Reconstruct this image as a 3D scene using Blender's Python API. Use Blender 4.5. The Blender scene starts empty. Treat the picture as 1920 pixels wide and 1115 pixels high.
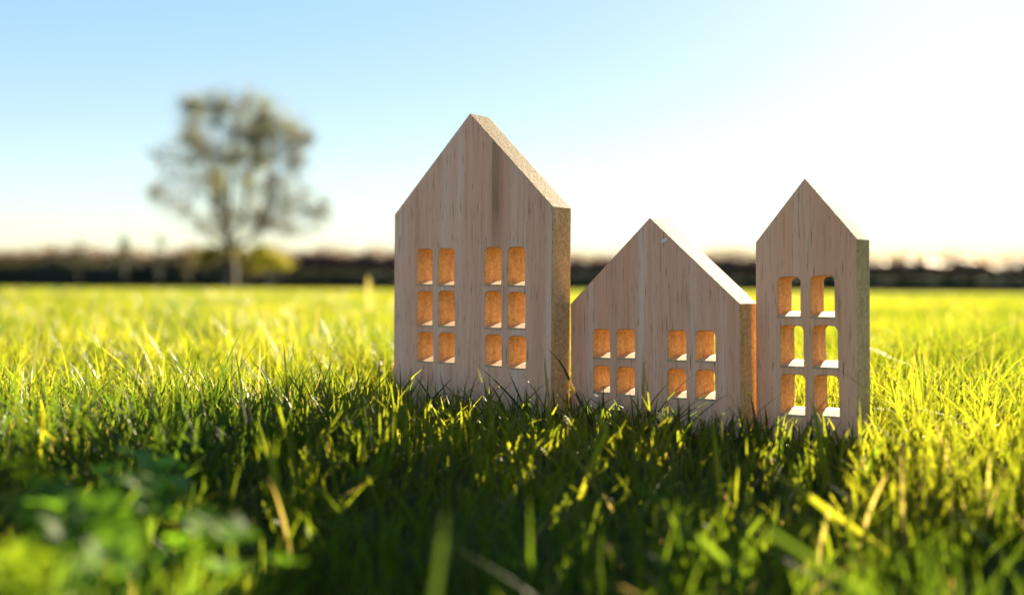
import bpy, bmesh, math, random
import numpy as np
from mathutils import Vector, Matrix
R = math.radians
random.seed(7)
rng = np.random.default_rng(11)
scene = bpy.context.scene
col = scene.collection

# ---------------------------------------------------------------- camera
CAM_H, PITCH, ROLL, FPX = 0.06234, R(-0.4093), R(0.3479), 2058.7
CAM_M = Matrix.Translation((0, 0, CAM_H)) @ Matrix.Rotation(R(90) + PITCH, 4, 'X') @ Matrix.Rotation(ROLL, 4, 'Z')
cd = bpy.data.cameras.new('camera')
cam = bpy.data.objects.new('camera', cd)
col.objects.link(cam)
cam.matrix_world = CAM_M
cd.sensor_width = 36.0
cd.lens = 36.0 * FPX / 1920.0
cd.clip_start = 0.005
cd.clip_end = 5000.0
cd.dof.use_dof = True
cd.dof.focus_distance = 0.485
cd.dof.aperture_fstop = 5.6
cd.dof.aperture_blades = 7
scene.camera = cam

# ---------------------------------------------------------------- sky, sun, exposure
SUN_AZ, SUN_EL = R(24.0), R(17.5)
world = bpy.data.worlds.new('World')
scene.world = world
world.use_nodes = True
wn, wl = world.node_tree.nodes, world.node_tree.links
bg = wn['Background']
sky = wn.new('ShaderNodeTexSky')
sky.sky_type = 'NISHITA'
sky.sun_disc = False
sky.sun_elevation = SUN_EL
sky.sun_rotation = SUN_AZ
sky.air_density = 1.0
sky.dust_density = 0.12
sky.ozone_density = 1.5
bg.inputs['Strength'].default_value = 0.080
gm = wn.new('ShaderNodeGamma')                 # compresses the whole sky's range; lifts the unseen sky behind as fill
gm.inputs['Gamma'].default_value = 0.45
hsv = wn.new('ShaderNodeHueSaturation')
hsv.inputs['Saturation'].default_value = 1.85
wl.new(sky.outputs[0], gm.inputs['Color'])
wl.new(gm.outputs[0], hsv.inputs['Color'])
wl.new(hsv.outputs[0], bg.inputs['Color'])
sd = bpy.data.lights.new('sun', 'SUN')
sd.energy = 5.0
sd.angle = R(0.5)
sd.color = (1.0, 0.84, 0.58)
sun = bpy.data.objects.new('sun', sd)
col.objects.link(sun)
S_DIR = Vector((math.sin(SUN_AZ) * math.cos(SUN_EL), math.cos(SUN_AZ) * math.cos(SUN_EL), math.sin(SUN_EL)))
sun.rotation_euler = S_DIR.to_track_quat('Z', 'Y').to_euler()
sun.location = S_DIR * 3
vs = scene.view_settings
vs.view_transform = 'Standard'
vs.look = 'None'
vs.exposure = 2.48
vs.gamma = 1.0
vs.use_curve_mapping = False
scene.render.engine = 'CYCLES'
scene.cycles.use_denoising = True
scene.cycles.max_bounces = 8
scene.cycles.transmission_bounces = 6
scene.cycles.sample_clamp_indirect = 6.0


def at(px, py, depth):
    """world point seen at a photo pixel, `depth` metres away"""
    u, v = (px - 960) / FPX, (py - 557.5) / FPX
    d = CAM_M.to_3x3() @ Vector((u, -v, -1))
    return CAM_M.translation + d * (depth / d.y)


# ---------------------------------------------------------------- helpers
def tag(o, label=None, cat=None, group=None, kind=None):
    if label: o['label'] = label
    if cat: o['category'] = cat
    if group: o['group'] = group
    if kind: o['kind'] = kind
    return o


def empty(name, loc=(0, 0, 0)):
    o = bpy.data.objects.new(name, None)
    o.empty_display_size = 0.02
    o.location = loc
    col.objects.link(o)
    return o


def link_mesh(name, me, mat, parent=None):
    o = bpy.data.objects.new(name, me)
    if mat is not None:
        me.materials.append(mat)
    col.objects.link(o)
    if parent: o.parent = parent
    return o


def np_mesh(name, verts, quads=None, tris=None, colors=None, smooth=True):
    me = bpy.data.meshes.new(name)
    quads = np.zeros((0, 4), np.int32) if quads is None else np.asarray(quads, np.int32)
    tris = np.zeros((0, 3), np.int32) if tris is None else np.asarray(tris, np.int32)
    nv, nq, nt = len(verts), len(quads), len(tris)
    me.vertices.add(nv)
    me.vertices.foreach_set('co', np.asarray(verts, np.float32).ravel())
    me.loops.add(nq * 4 + nt * 3)
    me.polygons.add(nq + nt)
    me.loops.foreach_set('vertex_index', np.concatenate([quads.ravel(), tris.ravel()]).astype(np.int32))
    starts = np.concatenate([np.arange(nq) * 4, nq * 4 + np.arange(nt) * 3]).astype(np.int32)
    me.polygons.foreach_set('loop_start', starts)
    me.polygons.foreach_set('use_smooth', np.full(nq + nt, smooth))
    if colors is not None:
        a = me.color_attributes.new('tint', 'FLOAT_COLOR', 'POINT')
        c = np.ones((nv, 4), np.float32)
        c[:, :3] = colors
        a.data.foreach_set('color', c.ravel())
    me.update(calc_edges=True)
    return me


def new_mat(name):
    m = bpy.data.materials.new(name)
    m.use_nodes = True
    nt = m.node_tree
    b = nt.nodes['Principled BSDF']
    return m, nt, nt.nodes, nt.links, b


def ramp(nodes, stops):
    r = nodes.new('ShaderNodeValToRGB')
    e = r.color_ramp.elements
    while len(e) < len(stops): e.new(0.5)
    for i, (p, c) in enumerate(stops):
        e[i].position = p
        e[i].color = (*c, 1) if len(c) == 3 else c
    return r


def noise(nodes, links, vec, scale, detail=4, rough=0.55):
    n = nodes.new('ShaderNodeTexNoise')
    n.inputs['Scale'].default_value = scale
    n.inputs['Detail'].default_value = detail
    n.inputs['Roughness'].default_value = rough
    if vec is not None: links.new(vec, n.inputs['Vector'])
    return n


def mapping(nodes, links, vec, scale=(1, 1, 1), loc=(0, 0, 0)):
    mp = nodes.new('ShaderNodeMapping')
    mp.inputs['Scale'].default_value = scale
    mp.inputs['Location'].default_value = loc
    links.new(vec, mp.inputs['Vector'])
    return mp.outputs[0]


def mix(nodes, links, a, b, fac, mode='MIX'):
    m = nodes.new('ShaderNodeMix')
    m.data_type = 'RGBA'
    m.blend_type = mode
    for s, v in ((m.inputs[0], fac), (m.inputs[6], a), (m.inputs[7], b)):
        if hasattr(v, 'is_linked'): links.new(v, s)
        elif isinstance(v, tuple): s.default_value = (*v, 1) if len(v) == 3 else v
        else: s.default_value = v
    return m.outputs[2]


def math_n(nodes, links, op, a, b=None, c=None, clamp=False):
    n = nodes.new('ShaderNodeMath')
    n.operation = op
    n.use_clamp = clamp
    for i, v in enumerate((a, b, c)):
        if v is None: continue
        if hasattr(v, 'is_linked'): links.new(v, n.inputs[i])
        else: n.inputs[i].default_value = v
    return n.outputs[0]


# ---------------------------------------------------------------- materials
def wood_face(name, seed, streak=None, tone=(1, 1, 1)):
    m, nt, N, L, b = new_mat(name)
    tc = N.new('ShaderNodeTexCoord').outputs['Object']
    warp = noise(N, L, mapping(N, L, tc, (18, 18, 9), (seed, 0, 0)), 1.0, 2)
    add = N.new('ShaderNodeVectorMath'); add.operation = 'MULTIPLY_ADD'
    L.new(warp.outputs['Color'], add.inputs[0]); add.inputs[1].default_value = (0.0035, 0, 0); L.new(tc, add.inputs[2])
    v = add.outputs[0]
    broad = noise(N, L, mapping(N, L, v, (150, 30, 5), (seed * 3, 0, 0)), 1.0, 3)
    fine = noise(N, L, mapping(N, L, v, (1150, 300, 26), (seed, 1, 0)), 1.0, 4, 0.65)
    pore = noise(N, L, mapping(N, L, v, (1500, 300, 75), (seed, 5, 3)), 1.0, 2)
    c0 = ramp(N, [(0.28, (0.86, 0.39, 0.235)), (0.52, (0.97, 0.485, 0.32)), (0.75, (0.98, 0.60, 0.45))])
    L.new(broad.outputs['Fac'], c0.inputs['Fac'])
    f1 = ramp(N, [(0.30, (0.60, 0.47, 0.41)), (0.43, (0.97, 0.95, 0.93)), (0.62, (1.06, 1.05, 1.05))])
    L.new(fine.outputs['Fac'], f1.inputs['Fac'])
    c1 = mix(N, L, c0.outputs[0], f1.outputs[0], 0.9, 'MULTIPLY')
    pf = ramp(N, [(0.60, (0, 0, 0)), (0.72, (1, 1, 1))])
    L.new(pore.outputs['Fac'], pf.inputs['Fac'])
    pfac = math_n(N, L, 'MULTIPLY', pf.outputs[0], 0.85)
    c2 = mix(N, L, c1, (0.20, 0.105, 0.06), pfac)
    if streak:
        x0, x1, z0 = streak
        sep = N.new('ShaderNodeSeparateXYZ'); L.new(tc, sep.inputs[0])
        up = N.new('ShaderNodeMapRange'); L.new(sep.outputs[0], up.inputs[0])
        up.inputs[1].default_value = x0; up.inputs[2].default_value = x0 + 0.0007
        dn = N.new('ShaderNodeMapRange'); L.new(sep.outputs[0], dn.inputs[0])
        dn.inputs[1].default_value = x1; dn.inputs[2].default_value = x1 + 0.004
        dn.inputs[3].default_value = 1; dn.inputs[4].default_value = 0.12
        zz = N.new('ShaderNodeMapRange'); L.new(sep.outputs[2], zz.inputs[0])
        zz.inputs[1].default_value = z0 - 0.02; zz.inputs[2].default_value = z0 + 0.01
        mk = math_n(N, L, 'MULTIPLY', up.outputs[0], dn.outputs[0])
        mk = math_n(N, L, 'MULTIPLY', mk, zz.outputs[0])
        mk = math_n(N, L, 'MULTIPLY', mk, math_n(N, L, 'MULTIPLY_ADD', fine.outputs['Fac'], 1.2, 0.1))
        c2 = mix(N, L, c2, (0.34, 0.15, 0.075), mk)
    c2 = mix(N, L, c2, tone, 1.0, 'MULTIPLY')
    L.new(c2, b.inputs['Base Color'])
    b.inputs['Roughness'].default_value = 0.62
    b.inputs['Specular IOR Level'].default_value = 0.3
    bp = N.new('ShaderNodeBump'); bp.inputs['Strength'].default_value = 0.35; bp.inputs['Distance'].default_value = 0.00025
    L.new(fine.outputs['Fac'], bp.inputs['Height']); L.new(bp.outputs[0], b.inputs['Normal'])
    return m


def wood_cut(name, dark, mid, light, seed=0.0):
    m, nt, N, L, b = new_mat(name)
    tc = N.new('ShaderNodeTexCoord').outputs['Object']
    a = noise(N, L, mapping(N, L, tc, (900, 700, 700), (seed, 0, 0)), 1.0, 3, 0.7)
    g = noise(N, L, mapping(N, L, tc, (160, 320, 60), (seed, 2, 0)), 1.0, 3)
    c = ramp(N, [(0.30, dark), (0.5, mid), (0.72, light)])
    L.new(a.outputs['Fac'], c.inputs['Fac'])
    c2 = ramp(N, [(0.3, (0.72, 0.68, 0.62)), (0.7, (1.1, 1.1, 1.1))])
    L.new(g.outputs['Fac'], c2.inputs['Fac'])
    L.new(mix(N, L, c.outputs[0], c2.outputs[0], 0.8, 'MULTIPLY'), b.inputs['Base Color'])
    b.inputs['Roughness'].default_value = 0.75
    b.inputs['Specular IOR Level'].default_value = 0.2
    bp = N.new('ShaderNodeBump'); bp.inputs['Strength'].default_value = 0.5; bp.inputs['Distance'].default_value = 0.0004
    L.new(a.outputs['Fac'], bp.inputs['Height']); L.new(bp.outputs[0], b.inputs['Normal'])
    return m


def leaf_mat(name, trans=0.5, gloss=0.35, tmul=(1.0, 1.0, 1.0), spec=0.5, tboost=1.0):
    """leaf or blade: own colour from the 'tint' attribute, light passes through it yellower"""
    m, nt, N, L, b = new_mat(name)
    at_ = N.new('ShaderNodeAttribute'); at_.attribute_name = 'tint'
    n = noise(N, L, N.new('ShaderNodeTexCoord').outputs['Object'], 700.0, 2)
    r = ramp(N, [(0.3, (0.8, 0.8, 0.8)), (0.7, (1.15, 1.15, 1.15))])
    L.new(n.outputs['Fac'], r.inputs['Fac'])
    c = mix(N, L, at_.outputs['Color'], r.outputs[0], 1.0, 'MULTIPLY')
    L.new(c, b.inputs['Base Color'])
    b.inputs['Roughness'].default_value = gloss
    b.inputs['Specular IOR Level'].default_value = spec
    t = N.new('ShaderNodeBsdfTranslucent')
    k = tuple(x * tboost for x in tmul)
    L.new(mix(N, L, c, k, 1.0, 'MULTIPLY'), t.inputs['Color'])
    ms = N.new('ShaderNodeMixShader'); ms.inputs[0].default_value = trans
    L.new(b.outputs[0], ms.inputs[1]); L.new(t.outputs[0], ms.inputs[2])
    L.new(ms.outputs[0], N['Material Output'].inputs['Surface'])
    return m


def bark_mat(name, c0, c1, scale):
    m, nt, N, L, b = new_mat(name)
    tc = N.new('ShaderNodeTexCoord').outputs['Object']
    n = noise(N, L, mapping(N, L, tc, (scale, scale, scale * 0.3)), 1.0, 5)
    r = ramp(N, [(0.3, c0), (0.7, c1)])
    L.new(n.outputs['Fac'], r.inputs['Fac']); L.new(r.outputs[0], b.inputs['Base Color'])
    b.inputs['Roughness'].default_value = 0.9
    return m


M_GRASS = leaf_mat('grass_blade', 0.58, 0.42, (0.95, 0.96, 0.5), 0.32, 5.4)
M_WEED = leaf_mat('clover_leaf', 0.55, 0.6, (1.0, 1.0, 0.35), 0.18, 2.6)
M_FOLIAGE = leaf_mat('tree_leaf', 0.40, 0.6, (1.0, 1.0, 0.6), 0.2, 1.4)
M_BARK = bark_mat('bark', (0.06, 0.048, 0.034), (0.14, 0.115, 0.085), 6.0)
M_TWIG = bark_mat('twig', (0.14, 0.11, 0.08), (0.26, 0.21, 0.16), 6.0)
M_DARKWOOD = bark_mat('hedge_wood', (0.012, 0.014, 0.008), (0.03, 0.032, 0.018), 6.0)
M_FACE = [wood_face('planed_wood_tall', 1.3, (0.0136, 0.0175, 0.092)),
          wood_face('planed_wood_low', 7.7, None, (1.0, 0.96, 0.92)), wood_face('planed_wood_narrow', 13.1, None, (1.04, 0.98, 0.86))]
M_CUT = wood_cut('sawn_wood', (0.43, 0.225, 0.085), (0.60, 0.37, 0.165), (0.74, 0.51, 0.27))
M_SILL = wood_cut('planed_sill', (0.50, 0.32, 0.18), (0.58, 0.39, 0.23), (0.66, 0.47, 0.30), 9.0)
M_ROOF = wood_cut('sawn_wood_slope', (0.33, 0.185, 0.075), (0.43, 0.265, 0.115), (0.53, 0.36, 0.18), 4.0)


# ---------------------------------------------------------------- ground
def ground_z(x, y):
    x = np.asarray(x, float); y = np.asarray(y, float)
    r = np.hypot(x, y)
    near = 0.004 * (np.sin(x * 19 + 1.3 + 2 * np.sin(y * 7)) * np.sin(y * 16 + 0.4) + 0.6 * np.sin(x * 37 + y * 23))
    dh = np.hypot((x - 0.04) / 0.16, (y - 0.50) / 0.09)          # level under the houses
    near = near * np.clip(dh - 0.75, 0, 1)
    far = 0.012 * np.sin(x * 1.9 + 0.6) * np.sin(y * 2.3 + 0.5) * np.clip((r - 0.9) / 2, 0, 1)
    far += 0.02 * np.sin(x * 0.31 + 1.0) * np.sin(y * 0.27) * np.clip((r - 5) / 10, 0, 1)
    # the lawn falls away gently towards the viewer, in front of the houses
    drop = 0.18 * np.clip(0.43 - y, 0, 0.45) * np.clip((0.43 - y) / 0.06, 0, 1)
    drop *= np.clip((0.9 - np.abs(x)) / 0.5, 0, 1)
    drop *= 1 - 0.6 * np.clip((-x / np.maximum(y, 0.05) - 0.16) / 0.16, 0, 1)
    return near + far - drop


def build_ground():
    rr = np.concatenate([[0.0], np.geomspace(0.03, 1500, 190)])
    na = 240
    th = np.linspace(0, 2 * np.pi, na, endpoint=False)
    X = rr[:, None] * np.sin(th)[None]; Y = rr[:, None] * np.cos(th)[None]
    Z = ground_z(X, Y)
    v = np.stack([X, Y, Z], -1).reshape(-1, 3)
    i = np.arange(len(rr) - 1)[:, None]; j = np.arange(na)[None]
    q = np.stack([i * na + j, i * na + (j + 1) % na, (i + 1) * na + (j + 1) % na, (i + 1) * na + j], -1).reshape(-1, 4)[:, ::-1]
    m, nt, N, L, b = new_mat('turf_soil')
    tc = N.new('ShaderNodeTexCoord').outputs['Object']
    n1 = noise(N, L, tc, 40.0, 6); n2 = noise(N, L, tc, 1.5, 4)
    r1 = ramp(N, [(0.3, (0.030, 0.026, 0.010)), (0.6, (0.060, 0.066, 0.018)), (0.8, (0.10, 0.10, 0.035))])
    L.new(n1.outputs['Fac'], r1.inputs['Fac'])
    r2 = ramp(N, [(0.3, (0.75, 0.8, 0.7)), (0.7, (1.25, 1.15, 1.0))])
    L.new(n2.outputs['Fac'], r2.inputs['Fac'])
    L.new(mix(N, L, r1.outputs[0], r2.outputs[0], 1.0, 'MULTIPLY'), b.inputs['Base Color'])
    b.inputs['Roughness'].default_value = 0.95
    b.inputs['Specular IOR Level'].default_value = 0.1
    o = link_mesh('ground', np_mesh('ground', v, q), m)
    tag(o, kind='structure')


build_ground()

# ---------------------------------------------------------------- houses (plan data first: grass keeps clear of them)
T = 0.01493
HOUSES = [
    dict(loc=(-0.02113, 0.52888), a=37.83, w=0.09900, he=0.10034, hr=0.14683, lean=0.12, rows=[
        (0.06454, 0.08240, [-0.03401, -0.02327, -0.01974, -0.00882, 0.00977, 0.02014, 0.02396, 0.0343]),
        (0.04422, 0.06147, [-0.03381, -0.02307, -0.01955, -0.00862, 0.00997, 0.02034, 0.02416, 0.0345]),
        (0.02605, 0.04116, [-0.03327, -0.02253, -0.01901, -0.00844, 0.01049, 0.02053, 0.02467, 0.03515])]),
    dict(loc=(0.06138, 0.48114), a=39.58, t=0.0160, w=0.08702, he=0.05637, hr=0.09415, lean=-1.01, rows=[
        (0.03200, 0.04514, [-0.03095, -0.02153, -0.01791, -0.00796, 0.00879, 0.01807, 0.0225, 0.03195]),
        (0.01618, 0.02856, [-0.0311, -0.02169, -0.01807, -0.00812, 0.00864, 0.01792, 0.02235, 0.0318])]),
    dict(loc=(0.12030, 0.44804), a=36.95, w=0.04318, he=0.08306, hr=0.10855, lean=-0.75, rows=[
        (0.05208, 0.06863, [-0.01184, -0.00167, 0.00197, 0.01243]),
        (0.03170, 0.04845, [-0.0110, -0.00074, 0.0027, 0.01365]),
        (0.01183, 0.02835, [-0.01086, -0.00004, 0.00351, 0.0141])]),
]


def inside_house(x, y, pad=0.0012):
    hit = np.zeros(np.shape(x), bool)
    for h in HOUSES:
        a = R(h['a']); dx = x - h['loc'][0]; dy = y - h['loc'][1]
        lx = dx * math.cos(a) - dy * math.sin(a); ly = dx * math.sin(a) + dy * math.cos(a)
        hit |= (np.abs(lx) < h['w'] / 2 + pad) & (ly > -pad) & (ly < T + pad)
    return hit


def front_of_houses(x, y):
    """signed distance in front of the nearest house face (m) and whether it is abreast of a house"""
    best = np.full(np.shape(x), 9.0)
    for h in HOUSES:
        a = R(h['a']); dx = x - h['loc'][0]; dy = y - h['loc'][1]
        lx = dx * math.cos(a) - dy * math.sin(a); ly = dx * math.sin(a) + dy * math.cos(a)
        ex = np.maximum(np.abs(lx) - h['w'] / 2, 0); ey = np.maximum(np.maximum(-ly, ly - T), 0)
        best = np.minimum(best, np.hypot(ex, ey))
    return best


def build_house(k, label):
    h = HOUSES[k]
    w, he, hr = h['w'], h['he'], h['hr']
    T = h.get('t', 0.01493)
    cu = bpy.data.curves.new('outline', 'CURVE')
    cu.dimensions = '2D'
    cu.fill_mode = 'BOTH'
    bev = 0.00042
    cu.extrude = T / 2 - bev
    cu.bevel_depth = bev
    cu.bevel_resolution = 2
    cu.offset = -bev

    def poly(pts):
        s = cu.splines.new('POLY')
        s.points.add(len(pts) - 1)
        for p, q in zip(s.points, pts): p.co = (q[0], q[1], 0, 1)
        s.use_cyclic_u = True
    j = lambda s=0.00035: random.uniform(-s, s)
    poly([(-w / 2, 0), (w / 2, 0), (w / 2, he + j()), (0, hr), (-w / 2, he + j())])
    wins = []
    for zb, zt, xs in h['rows']:
        for i in range(0, len(xs), 2):
            x0, x1 = xs[i] + 0.0002 + j(0.00015), xs[i + 1] - 0.0002 + j(0.00015)
            b0, t0 = zb + j(), zt + j(0.0002) - 0.0002
            rad = random.uniform(0.0019, 0.0025)
            sk = j(0.00025)                                # hand-cut: no opening is quite square
            pts = [(x0 + sk, b0), (x1 + sk, b0 + j(0.0002))]
            for cx, a0 in ((x1 - rad, 0), (x0 + rad, 90)):
                for s in range(5):
                    a = R(a0 + s * 22.5)
                    pts.append((cx + rad * math.cos(a), t0 - rad + rad * math.sin(a)))
            poly(pts)
            wins.append((x0, x1, b0, t0))
    tmp = bpy.data.objects.new('outline', cu)
    col.objects.link(tmp)
    dg = bpy.context.evaluated_depsgraph_get()
    me = bpy.data.meshes.new_from_object(tmp.evaluated_get(dg))
    bpy.data.objects.remove(tmp)
    me.transform(Matrix.Translation((0, T / 2, 0)) @ Matrix.Rotation(R(90), 4, 'X'))
    bm = bmesh.new(); bm.from_mesh(me)
    bmesh.ops.remove_doubles(bm, verts=bm.verts, dist=1e-7)
    bm.normal_update()
    groups = {}
    for f in bm.faces:
        c, n = f.calc_center_median(), f.normal
        key = 'body'
        if abs(n.y) < 0.95:
            for i, (x0, x1, b0, t0) in enumerate(wins):
                if x0 - 4e-4 < c.x < x1 + 4e-4 and b0 - 4e-4 < c.z < t0 + 4e-4 and (abs(c.x) < w / 2 - 0.002):
                    key = i
            if key == 'body' and c.z > he * 0.7 and abs(n.x) > 0.2 and n.z > 0.15: key = 'roof'
        groups.setdefault(key, []).append(f.index)
    bm.to_mesh(me); bm.free()
    root = empty('wooden_toy_house', (h['loc'][0], h['loc'][1], 0.0))
    root.rotation_mode = 'ZYX'
    root.matrix_world = Matrix.Translation((h['loc'][0], h['loc'][1], 0)) @ Matrix.Rotation(-R(h['a']), 4, 'Z') @ Matrix.Rotation(R(h['lean']), 4, 'Y')
    tag(root, label, 'toy house', 'wooden toy houses in a row')
    vco = [v.co.copy() for v in me.vertices]
    polys = [tuple(p.vertices) for p in me.polygons]
    nrm = [p.normal.copy() for p in me.polygons]
    for key, idx in sorted(groups.items(), key=lambda kv: str(kv[0])):
        used = sorted({v for i in idx for v in polys[i]})
        mp = {v: n for n, v in enumerate(used)}
        m2 = bpy.data.meshes.new('part')
        m2.from_pydata([vco[v] for v in used], [], [[mp[v] for v in polys[i]] for i in idx])
        if key == 'body':
            o = link_mesh('block', m2, M_FACE[k], root)
            m2.materials.append(M_CUT)
            for p, i in zip(m2.polygons, idx):
                if abs(nrm[i].y) < 0.75: p.material_index = 1
        elif key == 'roof':
            o = link_mesh('roof', m2, M_ROOF, root)
        else:
            o = link_mesh('window', m2, M_CUT, root)
            x0, x1, b0, t0 = wins[key]                     # planed sill, its front half sloping down
            e = 0.0004
            pf_ = [(-0.00005, b0 - 0.0006), (-0.00005, b0 + 0.0002), (0.0080, b0 + 0.0018), (T - 0.0003, b0 + 0.0021), (T - 0.0003, b0 - 0.0006)]
            sv = [(x, y, z) for x in (x0 - e, x1 + e) for y, z in pf_]
            sf = [(0, 1, 2, 3, 4), (9, 8, 7, 6, 5)] + [(i, 5 + i, 5 + (i + 1) % 5, (i + 1) % 5) for i in range(5)]
            m3 = bpy.data.meshes.new('sill'); m3.from_pydata(sv, [], sf); m3.update()
            link_mesh('sill', m3, M_SILL, o)
    bpy.data.meshes.remove(me)
    return root


house_tall = build_house(0, 'tallest pale wooden toy house with twelve window openings, at the left of the row')
house_low = build_house(1, 'low wide wooden toy house with eight window openings, between the two taller ones')
house_slim = build_house(2, 'narrow wooden toy house with six window openings, at the right end of the row')
# pale fleck near the ridge of the low house
bm = bmesh.new()
bmesh.ops.create_icosphere(bm, subdivisions=1, radius=0.0011)
for v in bm.verts: v.co.x *= 1.5; v.co.y *= 0.25; v.co.x += 0.0007 * v.co.z / 0.001
me = bpy.data.meshes.new('speck'); bm.to_mesh(me); bm.free()
m_, _nt, _N, _L, _b = new_mat('pale_speck')
_b.inputs['Base Color'].default_value = (0.95, 0.76, 0.62, 1); _b.inputs['Roughness'].default_value = 0.6
o = link_mesh('speck', me, m_, house_low); o.location = (0.0076, -0.0002, 0.0838)


# ---------------------------------------------------------------- grass
def blades(n, bx, by, h, w, lean, phi, face, droop, tint, rows):
    """n blades as strips of `rows` cross rows and a tip"""
    bz = ground_z(bx, by) - 0.0008
    s = np.linspace(0, 1, rows + 1)[None, :]
    bend = lean[:, None] * s ** 1.7
    hx = h[:, None] * bend
    z = h[:, None] * (s - droop[:, None] * s ** 3 * 0.6)
    cx = bx[:, None] + np.cos(phi)[:, None] * hx
    cy = by[:, None] + np.sin(phi)[:, None] * hx
    cz = bz[:, None] + z
    prof = np.clip(1.0 - s ** 2.4, 0.0, 1) * (0.75 + 0.5 * s * (1 - s))
    hw = 0.5 * w[:, None] * prof
    tw = face[:, None] + 0.7 * s * np.sin(phi * 3)[:, None]
    ox = np.cos(tw) * hw; oy = np.sin(tw) * hw
    Lp = np.stack([cx - ox, cy - oy, cz], -1); Rp = np.stack([cx + ox, cy + oy, cz], -1)
    verts = np.empty((n, rows * 2 + 1, 3))
    verts[:, 0:rows * 2:2] = Lp[:, :rows]; verts[:, 1:rows * 2:2] = Rp[:, :rows]
    verts[:, -1] = np.stack([cx, cy, cz], -1)[:, -1]
    k = rows * 2 + 1
    base = (np.arange(n) * k)[:, None]
    q = []
    for i in range(rows - 1):
        q.append(base + np.array([[2 * i, 2 * i + 1, 2 * i + 3, 2 * i + 2]]))
    quads = np.concatenate(q) if q else np.zeros((0, 4), int)
    tris = base + np.array([[rows * 2 - 2, rows * 2 - 1, rows * 2]])
    cols = np.repeat(tint[:, None, :], k, 1)
    # blades pale out a little towards the tip
    tipf = np.zeros(k); tipf[-1] = 1; tipf[-3:-1] = 0.5
    cols = cols * (1 + 0.18 * tipf[None, :, None] * np.array([1.0, 0.7, 0.4])[None, None])
    return verts.reshape(-1, 3), quads, tris, cols.reshape(-1, 3)


def vnoise(x, y, s, seed):
    """cheap smooth value noise"""
    x = x * s + seed * 13.7; y = y * s + seed * 7.1
    xi = np.floor(x).astype(np.int64); yi = np.floor(y).astype(np.int64)
    fx = x - xi; fy = y - yi
    fx = fx * fx * (3 - 2 * fx); fy = fy * fy * (3 - 2 * fy)

    def hsh(a, b):
        k = (a * 374761393 + b * 668265263 + int(seed * 1013)) & 0x7fffffff
        k = ((k ^ (k >> 13)) * 1274126177) & 0x7fffffff
        return (k & 0xffff) / 65535.0
    return (hsh(xi, yi) * (1 - fx) + hsh(xi + 1, yi) * fx) * (1 - fy) + (hsh(xi, yi + 1) * (1 - fx) + hsh(xi + 1, yi + 1) * fx) * fy


def tints(x, y, s, dryness):
    n = len(x)
    g = vnoise(x, y, s, 1) * 0.6 + vnoise(x, y, s * 3.1, 2) * 0.4
    u = np.clip((g - 0.5) * 1.7 + 0.46 + rng.normal(0, 0.18, n), 0, 1)[:, None]
    dark = np.array([0.040, 0.070, 0.008]); lite = np.array([0.185, 0.185, 0.014])
    c = dark * (1 - u) + lite * u
    # lusher green towards the viewer, with the foreground shade put into the colour
    lush_shade = np.clip((0.40 - 0.08 * np.clip((-x / np.maximum(y, 0.05) - 0.14) / 0.14, 0, 1) - y + 0.10 * (vnoise(x, y, 11, 21) - 0.5)) / 0.10, 0, 1)[:, None] if s > 10 else 0.0
    c = c * (1 - lush_shade * (1 - np.array([0.46, 0.66, 0.55])))
    dry = (rng.random(n) < dryness)[:, None]
    straw = np.array([0.26, 0.20, 0.085]) * rng.uniform(0.5, 1.1, n)[:, None]
    return np.where(dry, straw, c) * 0.42


def sector(n, r0, r1, half_deg, power=2.0):
    u = rng.random(n)
    r = (r0 ** power + u * (r1 ** power - r0 ** power)) ** (1 / power)
    th = R(half_deg) * rng.uniform(-1, 1, n)
    return r * np.sin(th), r * np.cos(th)


def height_field(x, y):
    """lawn height in metres: left long, trodden short before the houses"""
    h = 0.0265 + 0.013 * (vnoise(x, y, 9, 5) - 0.5) + 0.010 * (vnoise(x, y, 28, 6) - 0.5)
    d = front_of_houses(x, y)
    fx = x / np.maximum(y, 0.05)                                   # wedge of lawn before the row
    wedge = np.clip((fx + 0.17) / 0.10, 0, 1) * np.clip((0.37 - fx) / 0.06, 0, 1) * np.clip((0.60 - y) / 0.10, 0, 1)
    right = np.clip((fx - 0.15) / 0.12, 0, 1)
    short = 0.0165 - 0.0015 * right + 0.006 * (vnoise(x, y, 40, 8) - 0.5)
    h = h * (1 - wedge) + np.minimum(h, short + 0.004 * np.clip((0.36 - y) / 0.12, 0, 1)) * wedge
    h *= 1 - 0.45 * np.clip((0.35 - y) / 0.06, 0, 1) * np.clip((-fx - 0.10) / 0.10, 0, 1)   # thin under the clover
    h *= np.clip(0.72 + d / 0.05, 0.72, 1)
    return np.clip(h, 0.006, 0.05)


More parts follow.
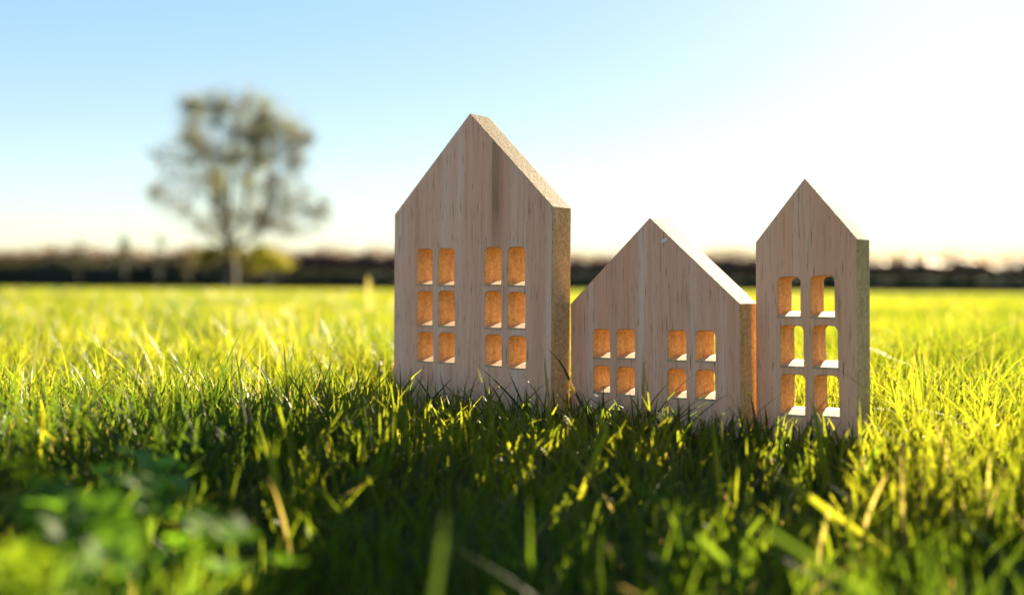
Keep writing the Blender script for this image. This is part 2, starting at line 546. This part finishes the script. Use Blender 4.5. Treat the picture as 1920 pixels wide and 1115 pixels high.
def build_grass():
    V, Q, Tt, C = [], [], [], []
    off = 0

    def put(res):
        nonlocal off
        v, q, t, c = res
        V.append(v); Q.append(q + off); Tt.append(t + off); C.append(c); off += len(v)

    def layer(n, r0, r1, half, rows, wmin, wmax, s, dry, hmul=1.0, power=2.0):
        x, y = sector(n, r0, r1, half, power)
        # tufts: pull blades together
        tx = np.round(x / (wmin * 9)) * wmin * 9; ty = np.round(y / (wmin * 9)) * wmin * 9
        k = rng.uniform(0, 0.45, n)
        x = x + (tx - x) * k; y = y + (ty - y) * k
        keep = ~inside_house(x, y)
        x, y = x[keep], y[keep]; n = len(x)
        h = height_field(x, y) * rng.lognormal(-0.05, 0.24, n) * hmul
        h = np.minimum(h, 0.052)
        w = rng.uniform(wmin, wmax, n)
        lean = np.abs(rng.normal(0.40, 0.42, n)); lean = np.clip(lean, 0.02, 1.5)
        phi = rng.uniform(0, 2 * np.pi, n)
        # keep tips out of the wood
        tipx = x + np.cos(phi) * lean * h; tipy = y + np.sin(phi) * lean * h
        bad = inside_house(tipx, tipy, 0.002) | inside_house((x + tipx) / 2, (y + tipy) / 2, 0.002)
        phi = np.where(bad, phi + np.pi, phi)
        tipx = x + np.cos(phi) * lean * h; tipy = y + np.sin(phi) * lean * h
        lean = np.where(inside_house(tipx, tipy, 0.002), 0.03, lean)
        face = rng.uniform(0, np.pi, n)
        droop = np.clip(rng.normal(0.15, 0.3, n), 0, 1.0) * np.clip(lean, 0, 1)
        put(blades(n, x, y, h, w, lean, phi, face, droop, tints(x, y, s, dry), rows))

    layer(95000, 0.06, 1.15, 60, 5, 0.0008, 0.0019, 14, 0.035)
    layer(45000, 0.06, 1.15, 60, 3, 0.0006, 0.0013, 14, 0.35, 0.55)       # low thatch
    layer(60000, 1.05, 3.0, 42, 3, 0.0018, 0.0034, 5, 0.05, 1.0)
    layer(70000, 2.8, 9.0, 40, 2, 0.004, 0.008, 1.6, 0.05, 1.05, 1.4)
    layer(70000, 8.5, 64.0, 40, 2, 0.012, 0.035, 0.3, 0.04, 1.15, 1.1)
    me = np_mesh('grass', np.concatenate(V), np.concatenate(Q), np.concatenate(Tt), np.concatenate(C))
    tag(link_mesh('grass', me, M_GRASS), 'sunlit green lawn grass covering the whole field around the toy houses', 'grass', kind='stuff')


build_grass()


# ---------------------------------------------------------------- blades that stand out singly
def strip(points, widths, twist=0.0, facing=None):
    """bent blade along points, a shallow V in section"""
    n = len(points)
    vs_, qs, ts = [], [], []
    for i, (p, w) in enumerate(zip(points, widths)):
        d = (points[min(i + 1, n - 1)] - points[max(i - 1, 0)]).normalized()
        f = Vector(facing) if facing else Vector((0.2, -1, 0.25))
        f = Matrix.Rotation(twist * i / n, 3, d) @ f
        s = d.cross(f).normalized(); up = s.cross(d)
        vs_ += [p - s * w / 2 + up * w * 0.14, p - up * w * 0.06, p + s * w / 2 + up * w * 0.14]
    for i in range(n - 1):
        a = 3 * i
        qs += [(a, a + 1, a + 4, a + 3), (a + 1, a + 2, a + 5, a + 4)]
    return [tuple(v) for v in vs_], qs


def catmull(pts, m):
    out = []
    P = [pts[0] * 2 - pts[1]] + pts + [pts[-1] * 2 - pts[-2]]
    for i in range(1, len(P) - 2):
        for k in range(m):
            t = k / m
            out.append(0.5 * ((2 * P[i]) + (P[i + 1] - P[i - 1]) * t + (2 * P[i - 1] - 5 * P[i] + 4 * P[i + 1] - P[i + 2]) * t * t
                              + (3 * P[i] - P[i - 1] - 3 * P[i + 1] + P[i + 2]) * t ** 3))
    out.append(P[-2].copy())
    return out


def lone_blade(label, pix, depth, wpx, tint, name='grass_blade', blunt=False, depth_tip=None):
    n = len(pix)
    dt = depth if depth_tip is None else depth_tip
    pts = [at(px, py, depth + (dt - depth) * i / max(n - 1, 1)) for i, (px, py) in enumerate(pix)]
    d = (pts[0] - pts[1]).normalized()
    if d.z > -0.35: d = Vector((d.x * 0.5, d.y * 0.5, -0.6)).normalized()
    g = float(ground_z(pts[0].x, pts[0].y)) - 0.001
    if pts[0].z > g + 0.001:
        k = (g - pts[0].z) / d.z
        pts.insert(0, pts[0] + d * k)
    pts = catmull(pts, 5)
    w = wpx / FPX * depth
    m = len(pts)
    ws = [w * (0.7 + 0.3 * min(1, 3 * i / m)) * (max(0.06, 1 - (i / (m - 1)) ** (6 if blunt else 2.6))) for i in range(m)]
    v, q = strip(pts, ws, 0.5)
    base = Vector(v[1])
    v = [tuple(Vector(p) - base) for p in v]
    me = np_mesh(name, np.array(v), q, None, np.tile(np.array(tint), (len(v), 1)))
    o = link_mesh(name, me, M_GRASS)
    o.location = base
    tag(o, label, 'grass blade', 'single blades standing out of the lawn')
    return o


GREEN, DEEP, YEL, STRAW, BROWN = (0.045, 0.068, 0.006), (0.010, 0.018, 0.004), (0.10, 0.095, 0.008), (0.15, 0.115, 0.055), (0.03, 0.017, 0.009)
for args in (
    ('broad yellow blade catching the sun in the left foreground, clear of the clover', [(514, 885), (506, 845), (490, 806)], 0.33, 15, YEL),
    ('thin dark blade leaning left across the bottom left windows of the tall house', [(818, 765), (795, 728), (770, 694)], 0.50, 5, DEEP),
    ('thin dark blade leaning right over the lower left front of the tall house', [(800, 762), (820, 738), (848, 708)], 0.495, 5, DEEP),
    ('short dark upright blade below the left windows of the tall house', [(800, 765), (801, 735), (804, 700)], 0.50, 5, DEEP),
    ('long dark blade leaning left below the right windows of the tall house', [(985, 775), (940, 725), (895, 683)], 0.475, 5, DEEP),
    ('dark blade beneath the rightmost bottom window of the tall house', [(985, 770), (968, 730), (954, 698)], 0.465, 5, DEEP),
    ('brown arching blade before the right side of the tall house', [(1072, 722), (1052, 682), (1026, 652)], 0.455, 6, BROWN),
    ('pale straight stalk at the front right corner of the tall house', [(1026, 725), (1022, 690), (1021, 664)], 0.460, 6, STRAW),
    ('pale hooked stalk before the middle of the low house', [(1206, 745), (1207, 705), (1208, 682), (1214, 675)], 0.45, 6, STRAW),
    ('bright blade with a kink at mid height, left foreground of the low house', [(1105, 885), (1122, 840), (1136, 808), (1122, 782), (1110, 765)], 0.36, 13, YEL),
    ('broad green blade upright before the narrow house', [(1545, 885), (1535, 830), (1530, 790), (1520, 748)], 0.375, 22, (0.07, 0.08, 0.006)),
    ('green blade leaning right at the foot of the narrow house', [(1625, 885), (1640, 850), (1660, 815)], 0.37, 17, GREEN),
    ('green blade lying slantwise in the dark foreground below the low house', [(1285, 985), (1240, 945), (1192, 905)], 0.27, 12, GREEN),
    ('blurred green blade lying slantwise at the lower edge below the narrow house', [(1495, 1030), (1440, 995), (1390, 965)], 0.22, 12, (0.025, 0.04, 0.005)),
    ('bright slanting blade with pale tip, in front of the gap beside the narrow house', [(1515, 930), (1465, 895), (1420, 868)], 0.31, 14, YEL),
    ('blurred upright olive blade at the bottom below the tall house', [(822, 1060), (830, 1000), (838, 945)], 0.20, 14, DEEP),
    ('upright yellow green blade in front of the right windows of the low house', [(1345, 880), (1340, 830), (1335, 780)], 0.35, 13, YEL),
    ('bright leaning blade low at the far left above the clover', [(205, 850), (180, 800), (160, 750)], 0.37, 12, YEL),
    ('pale bent blade folded flat at the left edge above the clover', [(80, 770), (82, 806), (125, 838)], 0.36, 8, YEL),
    ('pale dry stalk standing upright against the dark hedge, left of the tall house', [(691, 575), (690, 555), (690, 535), (690, 516)], 2.2, 11, (0.09, 0.075, 0.035), 'dry_stalk', True),
    ('tall bright blade standing over the lawn at the far left', [(84, 790), (78, 760), (70, 728)], 0.42, 9, YEL),
):
    lone_blade(*args)


# ---------------------------------------------------------------- clover in the left foreground
def leaflet_mesh(tint):
    """one heart-shaped leaflet, folded along its rib, base at the origin, length 1 along +Y"""
    pr = [(0.0, 0.03), (0.2, 0.22), (0.45, 0.40), (0.7, 0.46), (0.88, 0.38), (1.0, 0.2)]
    v, q = [], []
    for y, w in pr:
        z = 0.10 * math.sin(y * 2.6)
        v += [(-w, y + 0.02, z + w * 0.28), (-w * 0.5, y, z + w * 0.10), (0, y - (0.1 if y > 0.95 else 0), z), (w * 0.5, y, z + w * 0.10), (w, y + 0.02, z + w * 0.28)]
    for i in range(len(pr) - 1):
        for k in range(4):
            a = 5 * i + k
            q.append((a, a + 1, a + 6, a + 5))
    return np_mesh('leaflet', np.array(v), q, None, np.tile(np.array(tint), (len(v), 1)))


def clover(label, px, py, depth, spread, n, size, tint):
    top = at(px, py, depth)
    root = empty('clover_plant', (top.x, top.y, float(ground_z(top.x, top.y))))
    tag(root, label, 'clover', 'clover plants in the left foreground')
    lm = leaflet_mesh(tint)
    lm.materials.append(M_WEED)
    hgt = top.z - root.location.z
    for i in range(n):
        a = random.uniform(0, 2 * math.pi)
        rr = spread * math.sqrt(random.random())
        tip = Vector((rr * math.cos(a), rr * math.sin(a), max(0.006, hgt * random.uniform(0.65, 1.0) - rr * 0.15)))
        p = catmull([Vector((tip.x * 0.1, tip.y * 0.1, -0.001)), Vector((tip.x * 0.35, tip.y * 0.35, tip.z * 0.6)), tip], 4)
        v, q = strip(p, [0.0008] * len(p))
        sm = np_mesh('stem', np.array(v), q, None, np.tile(np.array((0.07, 0.11, 0.02)), (len(v), 1)))
        st = link_mesh('stem', sm, M_WEED, root)
        yaw = random.uniform(0, 2 * math.pi)
        tilt = Matrix.Rotation(random.uniform(-0.5, 0.5), 4, 'X') @ Matrix.Rotation(random.uniform(-0.5, 0.5), 4, 'Y')
        sz = size * random.uniform(0.75, 1.15)
        for k in range(3):
            o = bpy.data.objects.new('leaflet', lm)
            col.objects.link(o)
            o.parent = st
            o.matrix_local = Matrix.Translation(tip) @ tilt @ Matrix.Rotation(yaw + k * 2.094, 4, 'Z') @ Matrix.Rotation(random.uniform(-0.1, 0.35), 4, 'X') @ Matrix.Diagonal((sz, sz, sz, 1))
    return root


CG, CY, CD = (0.070, 0.145, 0.014), (0.16, 0.17, 0.012), (0.045, 0.095, 0.010)
clover('palest green clover clump, standing farthest back in the left foreground', 272, 856, 0.29, 0.010, 12, 0.0065, (0.13, 0.22, 0.05))
clover('yellow green clover at the far left edge, above the others', 62, 868, 0.28, 0.008, 8, 0.0059, CY)
clover('rich green clover clump left of the pale bright one', 150, 893, 0.25, 0.014, 12, 0.0067, CG)
clover('dark green clover low in the left corner of the foreground', 90, 963, 0.215, 0.012, 11, 0.0063, CD)
clover('yellowish clover cut off by the lower left corner', 35, 1028, 0.19, 0.006, 7, 0.0052, (0.10, 0.14, 0.012))
clover('green clover at the lower edge, below the pale bright clump', 340, 978, 0.225, 0.012, 11, 0.0063, CG)
clover('small clover with yellowish leaves between the lower left corner and the bottom clump', 190, 1028, 0.20, 0.010, 8, 0.0055, (0.09, 0.17, 0.02))
clover('dull green clover in the shade to the right of the bottom clump', 455, 1003, 0.23, 0.012, 9, 0.0055, CD)


# ---------------------------------------------------------------- far things: tree, bushes, hedge, wood, post
def tube(points, radii, sides=7):
    v, q = [], []
    n = len(points)
    for i, (p, r) in enumerate(zip(points, radii)):
        d = (points[min(i + 1, n - 1)] - points[max(i - 1, 0)]).normalized()
        s = d.cross(Vector((0.3, 1, 0.1))).normalized(); u = d.cross(s)
        for k in range(sides):
            a = 2 * math.pi * k / sides
            v.append(p + (s * math.cos(a) + u * math.sin(a)) * r)
    for i in range(n - 1):
        for k in range(sides):
            q.append((i * sides + k, i * sides + (k + 1) % sides, (i + 1) * sides + (k + 1) % sides, (i + 1) * sides + k))
    return v, q


class Tubes:
    def __init__(s): s.v, s.q = [], []

    def add(s, pts, r0, r1, sides=6, m=4):
        p = catmull(pts, m) if len(pts) > 2 else pts
        n = len(p)
        v, q = tube(p, [r0 + (r1 - r0) * i / (n - 1) for i in range(n)], sides)
        k = len(s.v)
        s.v += v; s.q += [tuple(a + k for a in f) for f in q]

    def mesh(s, name, origin):
        o = np.array(origin)
        return np_mesh(name, np.array([tuple(x) for x in s.v]) - o, s.q)


def leaf_cloud(centers, radii, counts, size, cols, jitter=0.25, flat=1.0):
    """leaf-sized faces spread through ellipsoidal clumps"""
    P, Cc = [], []
    for c, r, n, cl in zip(centers, radii, counts, cols):
        d = rng.normal(0, 1, (n, 3)); d /= np.linalg.norm(d, axis=1)[:, None]
        rad = np.abs(rng.normal(0, 0.62, n)) ** 0.8
        p = np.array(c) + d * rad[:, None] * np.array(r)
        P.append(p)
        k = np.clip(1 + rng.normal(0, jitter, n), 0.45, 1.7)[:, None]
        Cc.append(np.array(cl)[None] * k)
    P = np.concatenate(P); Cc = np.concatenate(Cc); n = len(P)
    a = rng.normal(0, 1, (n, 3)); a /= np.linalg.norm(a, axis=1)[:, None]
    b = np.cross(a, rng.normal(0, 1, (n, 3))); b /= np.linalg.norm(b, axis=1)[:, None]
    s = size * rng.uniform(0.6, 1.3, n)[:, None]
    v = np.stack([P - a * s, P + b * s * 0.55, P + a * s, P - b * s * 0.55], 1).reshape(-1, 3)
    q = np.arange(n * 4).reshape(-1, 4)
    return v, q, np.repeat(Cc, 4, 0)


TD = 60.0
K = TD / FPX                               # metres per photo pixel at the tree


def tp(px, py, dy=0.0):
    p = at(px, py, TD)
    return Vector((p.x, p.y + dy, p.z))


def build_tree():
    base = tp(428, 540); base.z = -0.05
    root = empty('field_tree', base)
    tag(root, 'tall sparse tree with open crown and low fork, alone in the hedge at left', 'tree')
    tr, tw = Tubes(), Tubes()
    fork = tp(426, 470)
    tr.add([base, tp(430, 505), fork], 0.46, 0.34, 10)
    limbs = [
        ([fork, tp(412, 400, .6), tp(396, 345, 1.0), tp(375, 290, 1.2), tp(355, 215, 1.4)], 0.30, 0.05),
        ([fork, tp(432, 400, -.5), tp(440, 330, -.8), tp(446, 260, -.8), tp(450, 200, -.6)], 0.26, 0.05),
        ([fork, tp(470, 440, .5), tp(492, 380, 1.0), tp(496, 300, 1.2), tp(494, 215, .8)], 0.28, 0.05),
        ([tp(470, 440, .5), tp(505, 420, -.4), tp(521, 370, -1.2), tp(528, 300, -1.6), tp(535, 235, -1.6)], 0.20, 0.04),
        ([tp(396, 345, 1.0), tp(410, 300, .2), tp(430, 250, -.6), tp(418, 200, -.8)], 0.12, 0.03),
        ([tp(494, 300, 1.2), tp(525, 280, 1.6), tp(568, 264, 2.0)], 0.12, 0.03),
        ([fork, tp(385, 440, 1), tp(345, 400, 1.6), tp(298, 362, 2.0)], 0.13, 0.03),
        ([tp(505, 420, -.4), tp(545, 410, -1), tp(580, 400, -1.4), tp(615, 392, -1.6)], 0.12, 0.03),
        ([tp(412, 400, .6), tp(370, 350, -.8), tp(312, 296, -1.6)], 0.10, 0.025),
        ([tp(496, 330, 1.2), tp(530, 320, .6), tp(562, 310, .2)], 0.08, 0.025),
        ([fork, tp(450, 420, .2), tp(462, 350, .4), tp(472, 270, .4)], 0.20, 0.04),
    ]
    for p, a, b in limbs: tr.add(p, a * 0.62, b * 0.7, 7)
    clumps = [  # photo x, y, radius px, density, tone
        (356, 212, 27, 1.0, 0), (352, 250, 22, .9, 0), (372, 285, 26, .9, 0), (398, 300, 22, .8, 0), (436, 303, 22, .9, 2),
        (449, 210, 32, 1.1, 0), (492, 222, 34, 1.1, 0), (523, 246, 30, 1.0, 0), (560, 265, 17, .8, 1), (494, 256, 26, 1.0, 1),
        (498, 290, 20, 1.0, 2), (392, 335, 20, 1.1, 2), (404, 365, 17, 1.4, 2), (478, 346, 22, .9, 2), (521, 382, 19, 1.3, 1),
        (518, 345, 16, .8, 2), (440, 395, 34, .55, 1), (470, 405, 30, .5, 1), (424, 430, 22, .7, 2), (404, 205, 24, .35, 1),
        (420, 250, 26, .25, 1), (308, 297, 20, .35, 1), (298, 362, 18, .55, 1), (328, 392, 24, .22, 1), (346, 345, 26, .2, 1),
        (608, 393, 16, .7, 1), (572, 372, 22, .3, 1), (559, 312, 19, .35, 1), (580, 415, 22, .2, 1), (545, 300, 20, .25, 1),
        (460, 260, 24, .5, 0), (470, 300, 22, .5, 2), (500, 410, 20, .5, 1), (545, 440, 18, .2, 1), (370, 420, 20, .2, 1),
    ]
    tones = [(0.22, 0.225, 0.12), (0.19, 0.20, 0.12), (0.26, 0.26, 0.07)]
    cs, rs, ns, cl = [], [], [], []
    limb_pts = [q for p, _, _ in limbs for q in catmull(p, 5)]
    for x, y, r, dn, t in clumps:
        for s in range(5):
            jx, jy = random.uniform(-1, 1) * r, random.uniform(-.8, .8) * r
            c = tp(x + jx, y + jy, random.uniform(-1.3, 1.3))
            rad = r * K * random.uniform(1.0, 1.8)
            cs.append(tuple(c)); rs.append((rad, rad, rad)); ns.append(max(8, int(dn * (r * r) * 0.28)))
            f = random.uniform(.8, 1.2)
            cl.append(tuple(v * f for v in tones[t]))
            near = min(limb_pts, key=lambda q: (q - c).length)
            mid = (near + c) / 2 + Vector((random.uniform(-.2, .2), random.uniform(-.2, .2), -0.1))
            tw.add([near, mid, c], 0.05, 0.02, 4, 3)
            for _ in range(int(10 + 12 * dn)):
                e = c + Vector((random.gauss(0, 1), random.gauss(0, 1), random.gauss(0.2, 1))).normalized() * rad * random.uniform(.7, 1.25)
                tw.add([c, (c + e) / 2 + Vector((0, 0, .08)), e], 0.018, 0.007, 3, 2)
    link_mesh('trunk', tr.mesh('trunk', base), M_BARK, root)
    link_mesh('twigs', tw.mesh('twigs', base), M_TWIG, root)
    v, q, c = leaf_cloud(cs, rs, ns, 0.060, cl, 0.3)
    link_mesh('crown', np_mesh('crown', v - np.array(base), q, None, c, False), M_FOLIAGE, root)


build_tree()


def bush(name, label, cat, px, py, rx, ry, depth, tint, n, group=None):
    k = depth / FPX
    c = at(px, py, depth)
    base = Vector((c.x, c.y, -0.03))
    root = empty(name, base)
    tag(root, label, cat, group)
    cs, rs, ns, cl = [], [], [], []
    t = Tubes()
    for i in range(9):
        d = Vector((random.uniform(-.7, .7) * rx * k, random.uniform(-.6, .6) * rx * k, random.uniform(-.6, .65) * ry * k))
        p = c + d; r = k * random.uniform(.35, .6)
        cs.append(tuple(p)); rs.append((rx * r, rx * r, ry * r)); ns.append(n // 9)
        f = random.uniform(.75, 1.25); cl.append(tuple(v * f for v in tint))
        t.add([base + Vector((d.x * .1, d.y * .1, 0)), base + Vector((d.x * .6, d.y * .6, (p.z - base.z) * .5)), p], 0.03, 0.01, 5, 3)
    link_mesh('stems', t.mesh('stems', base), M_DARKWOOD, root)
    v, q, cc = leaf_cloud(cs, rs, ns, 0.075, cl)
    link_mesh('foliage', np_mesh('foliage', v - np.array(base), q, None, cc, False), M_FOLIAGE, root)


bush('bush', 'rounded bright yellow green bush at the right foot of the tall tree', 'bush', 506, 480, 38, 28, 59.0, (0.34, 0.31, 0.03), 2200)
bush('bush', 'olive bush directly below the fork of the tall tree', 'bush', 462, 486, 30, 28, 59.4, (0.20, 0.18, 0.03), 1500)
bush('bush', 'pale olive bush at the left foot of the tall tree', 'bush', 392, 482, 34, 30, 59.0, (0.30, 0.26, 0.05), 1700)
bush('bush', 'dull brown bush second to the left of the tall tree', 'bush', 352, 490, 22, 34, 60.5, (0.10, 0.08, 0.03), 700)
bush('sapling', 'thin leafy sapling sticking out of the hedge, halfway between tree and left edge', 'sapling', 234, 475, 15, 38, 61.0, (0.07, 0.075, 0.04), 420)
bush('sapling', 'small sapling nearest the left edge, poking above the hedge', 'sapling', 146, 480, 12, 32, 61.0, (0.06, 0.065, 0.035), 320)
bush('sapling', 'spindly sapling just left of the bushes at the tall tree', 'sapling', 298, 470, 14, 40, 61.0, (0.06, 0.062, 0.04), 260)


def long_mass(name, label, cat, x0, x1, y0, depth_m, ztop, tint, tint2, n, size, kind=None, core=M_DARKWOOD):
    """long hedge: solid twig core plus leaves all over its uneven volume"""
    root = empty(name, ((x0 + x1) / 2, y0, 0)) if kind is None else None
    xs = np.linspace(x0, x1, int((x1 - x0) / 0.6))
    hh = np.array([ztop(x) for x in xs])
    wob = vnoise(xs, xs * 0, 0.45, 3) * 0.5 + vnoise(xs, xs * 0, 1.3, 4) * 0.3
    top = hh * (0.72 + 0.46 * wob)
    V, Q = [], []
    prof_ = [(-0.5, -0.05), (-0.55, 0.45), (-0.38, 0.82), (0.0, 0.92), (0.38, 0.82), (0.55, 0.45), (0.5, -0.05)]
    for i, x in enumerate(xs):
        for (a, b) in prof_:
            V.append((x + random.uniform(-.12, .12), y0 + a * depth_m * random.uniform(.85, 1.1), b * top[i] * (random.uniform(.93, 1.05) if b > 0 else 1) - (0.05 if b < 0 else 0)))
    k = len(prof_)
    for i in range(len(xs) - 1):
        for j in range(k - 1):
            Q.append((i * k + j, i * k + j + 1, (i + 1) * k + j + 1, (i + 1) * k + j))
    px = rng.uniform(x0, x1, n)
    tp_ = np.interp(px, xs, top)
    ang = rng.uniform(-0.15, math.pi + 0.15, n)
    rad = rng.uniform(0.85, 1.12, n)
    py = y0 - np.cos(ang) * depth_m * 0.56 * rad
    pz = np.clip(np.sin(ang), 0, 1) ** 0.8 * tp_ * rad * 0.97 + rng.uniform(0, 0.12, n)
    P = np.stack([px, py, np.maximum(pz, 0.02)], 1)
    a = rng.normal(0, 1, (n, 3)); a /= np.linalg.norm(a, axis=1)[:, None]
    b = np.cross(a, rng.normal(0, 1, (n, 3))); b /= np.linalg.norm(b, axis=1)[:, None]
    s = size * rng.uniform(0.6, 1.35, n)[:, None]
    lv = np.stack([P - a * s, P + b * s * 0.6, P + a * s, P - b * s * 0.6], 1).reshape(-1, 3)
    lq = np.arange(n * 4).reshape(-1, 4)
    u = np.clip(vnoise(px, pz, 0.7, 6) + rng.normal(0, 0.15, n), 0, 1)[:, None]
    c = np.array(tint) * (1 - u) + np.array(tint2) * u
    if kind: c = c * (1 + 0.9 * np.clip((px - 18) / 20, 0, 1)[:, None])      # paler right end: wash of lens flare put into the colour
    c = np.repeat(c, 4, 0)
    if root:
        o = np.array(root.location)
        tag(root, label, cat)
        link_mesh('branches', np_mesh('branches', np.array(V) - o, Q), core, root)
        link_mesh('foliage', np_mesh('foliage', lv - o, lq, None, c, False), M_FOLIAGE, root)
    else:
        nb = len(V)
        allv = np.concatenate([np.array(V), lv]); allq = np.concatenate([np.array(Q), lq + nb])
        cc = np.concatenate([np.tile(np.array(tint), (nb, 1)), c])
        tag(link_mesh(name, np_mesh(name, allv, allq, None, cc, False), M_FOLIAGE), label, cat, kind=kind)


KH = 66.0 / FPX
long_mass('hedge', 'long dark green hedge along the far edge of the field behind the houses', 'hedge', -15.6, 62, 65.0, 2.2,
          lambda x: 1.0, (0.006, 0.010, 0.003), (0.016, 0.021, 0.005), 26000, 0.09)
long_mass('hedge', 'mixed olive hedge left of the tall tree, reaching the left edge', 'hedge', -62, -15.9, 65.0, 2.4,
          lambda x: 1.75, (0.018, 0.018, 0.007), (0.06, 0.058, 0.014), 20000, 0.09)
KW = 90.0 / FPX
long_mass('woodland', 'far brown leafless woodland strip showing above the dark hedge', 'woodland', -90, 90, 92.0, 6.0,
          lambda x: 3.45 - 0.004 * x, (0.11, 0.058, 0.040), (0.20, 0.112, 0.078), 42000, 0.14, kind='stuff')
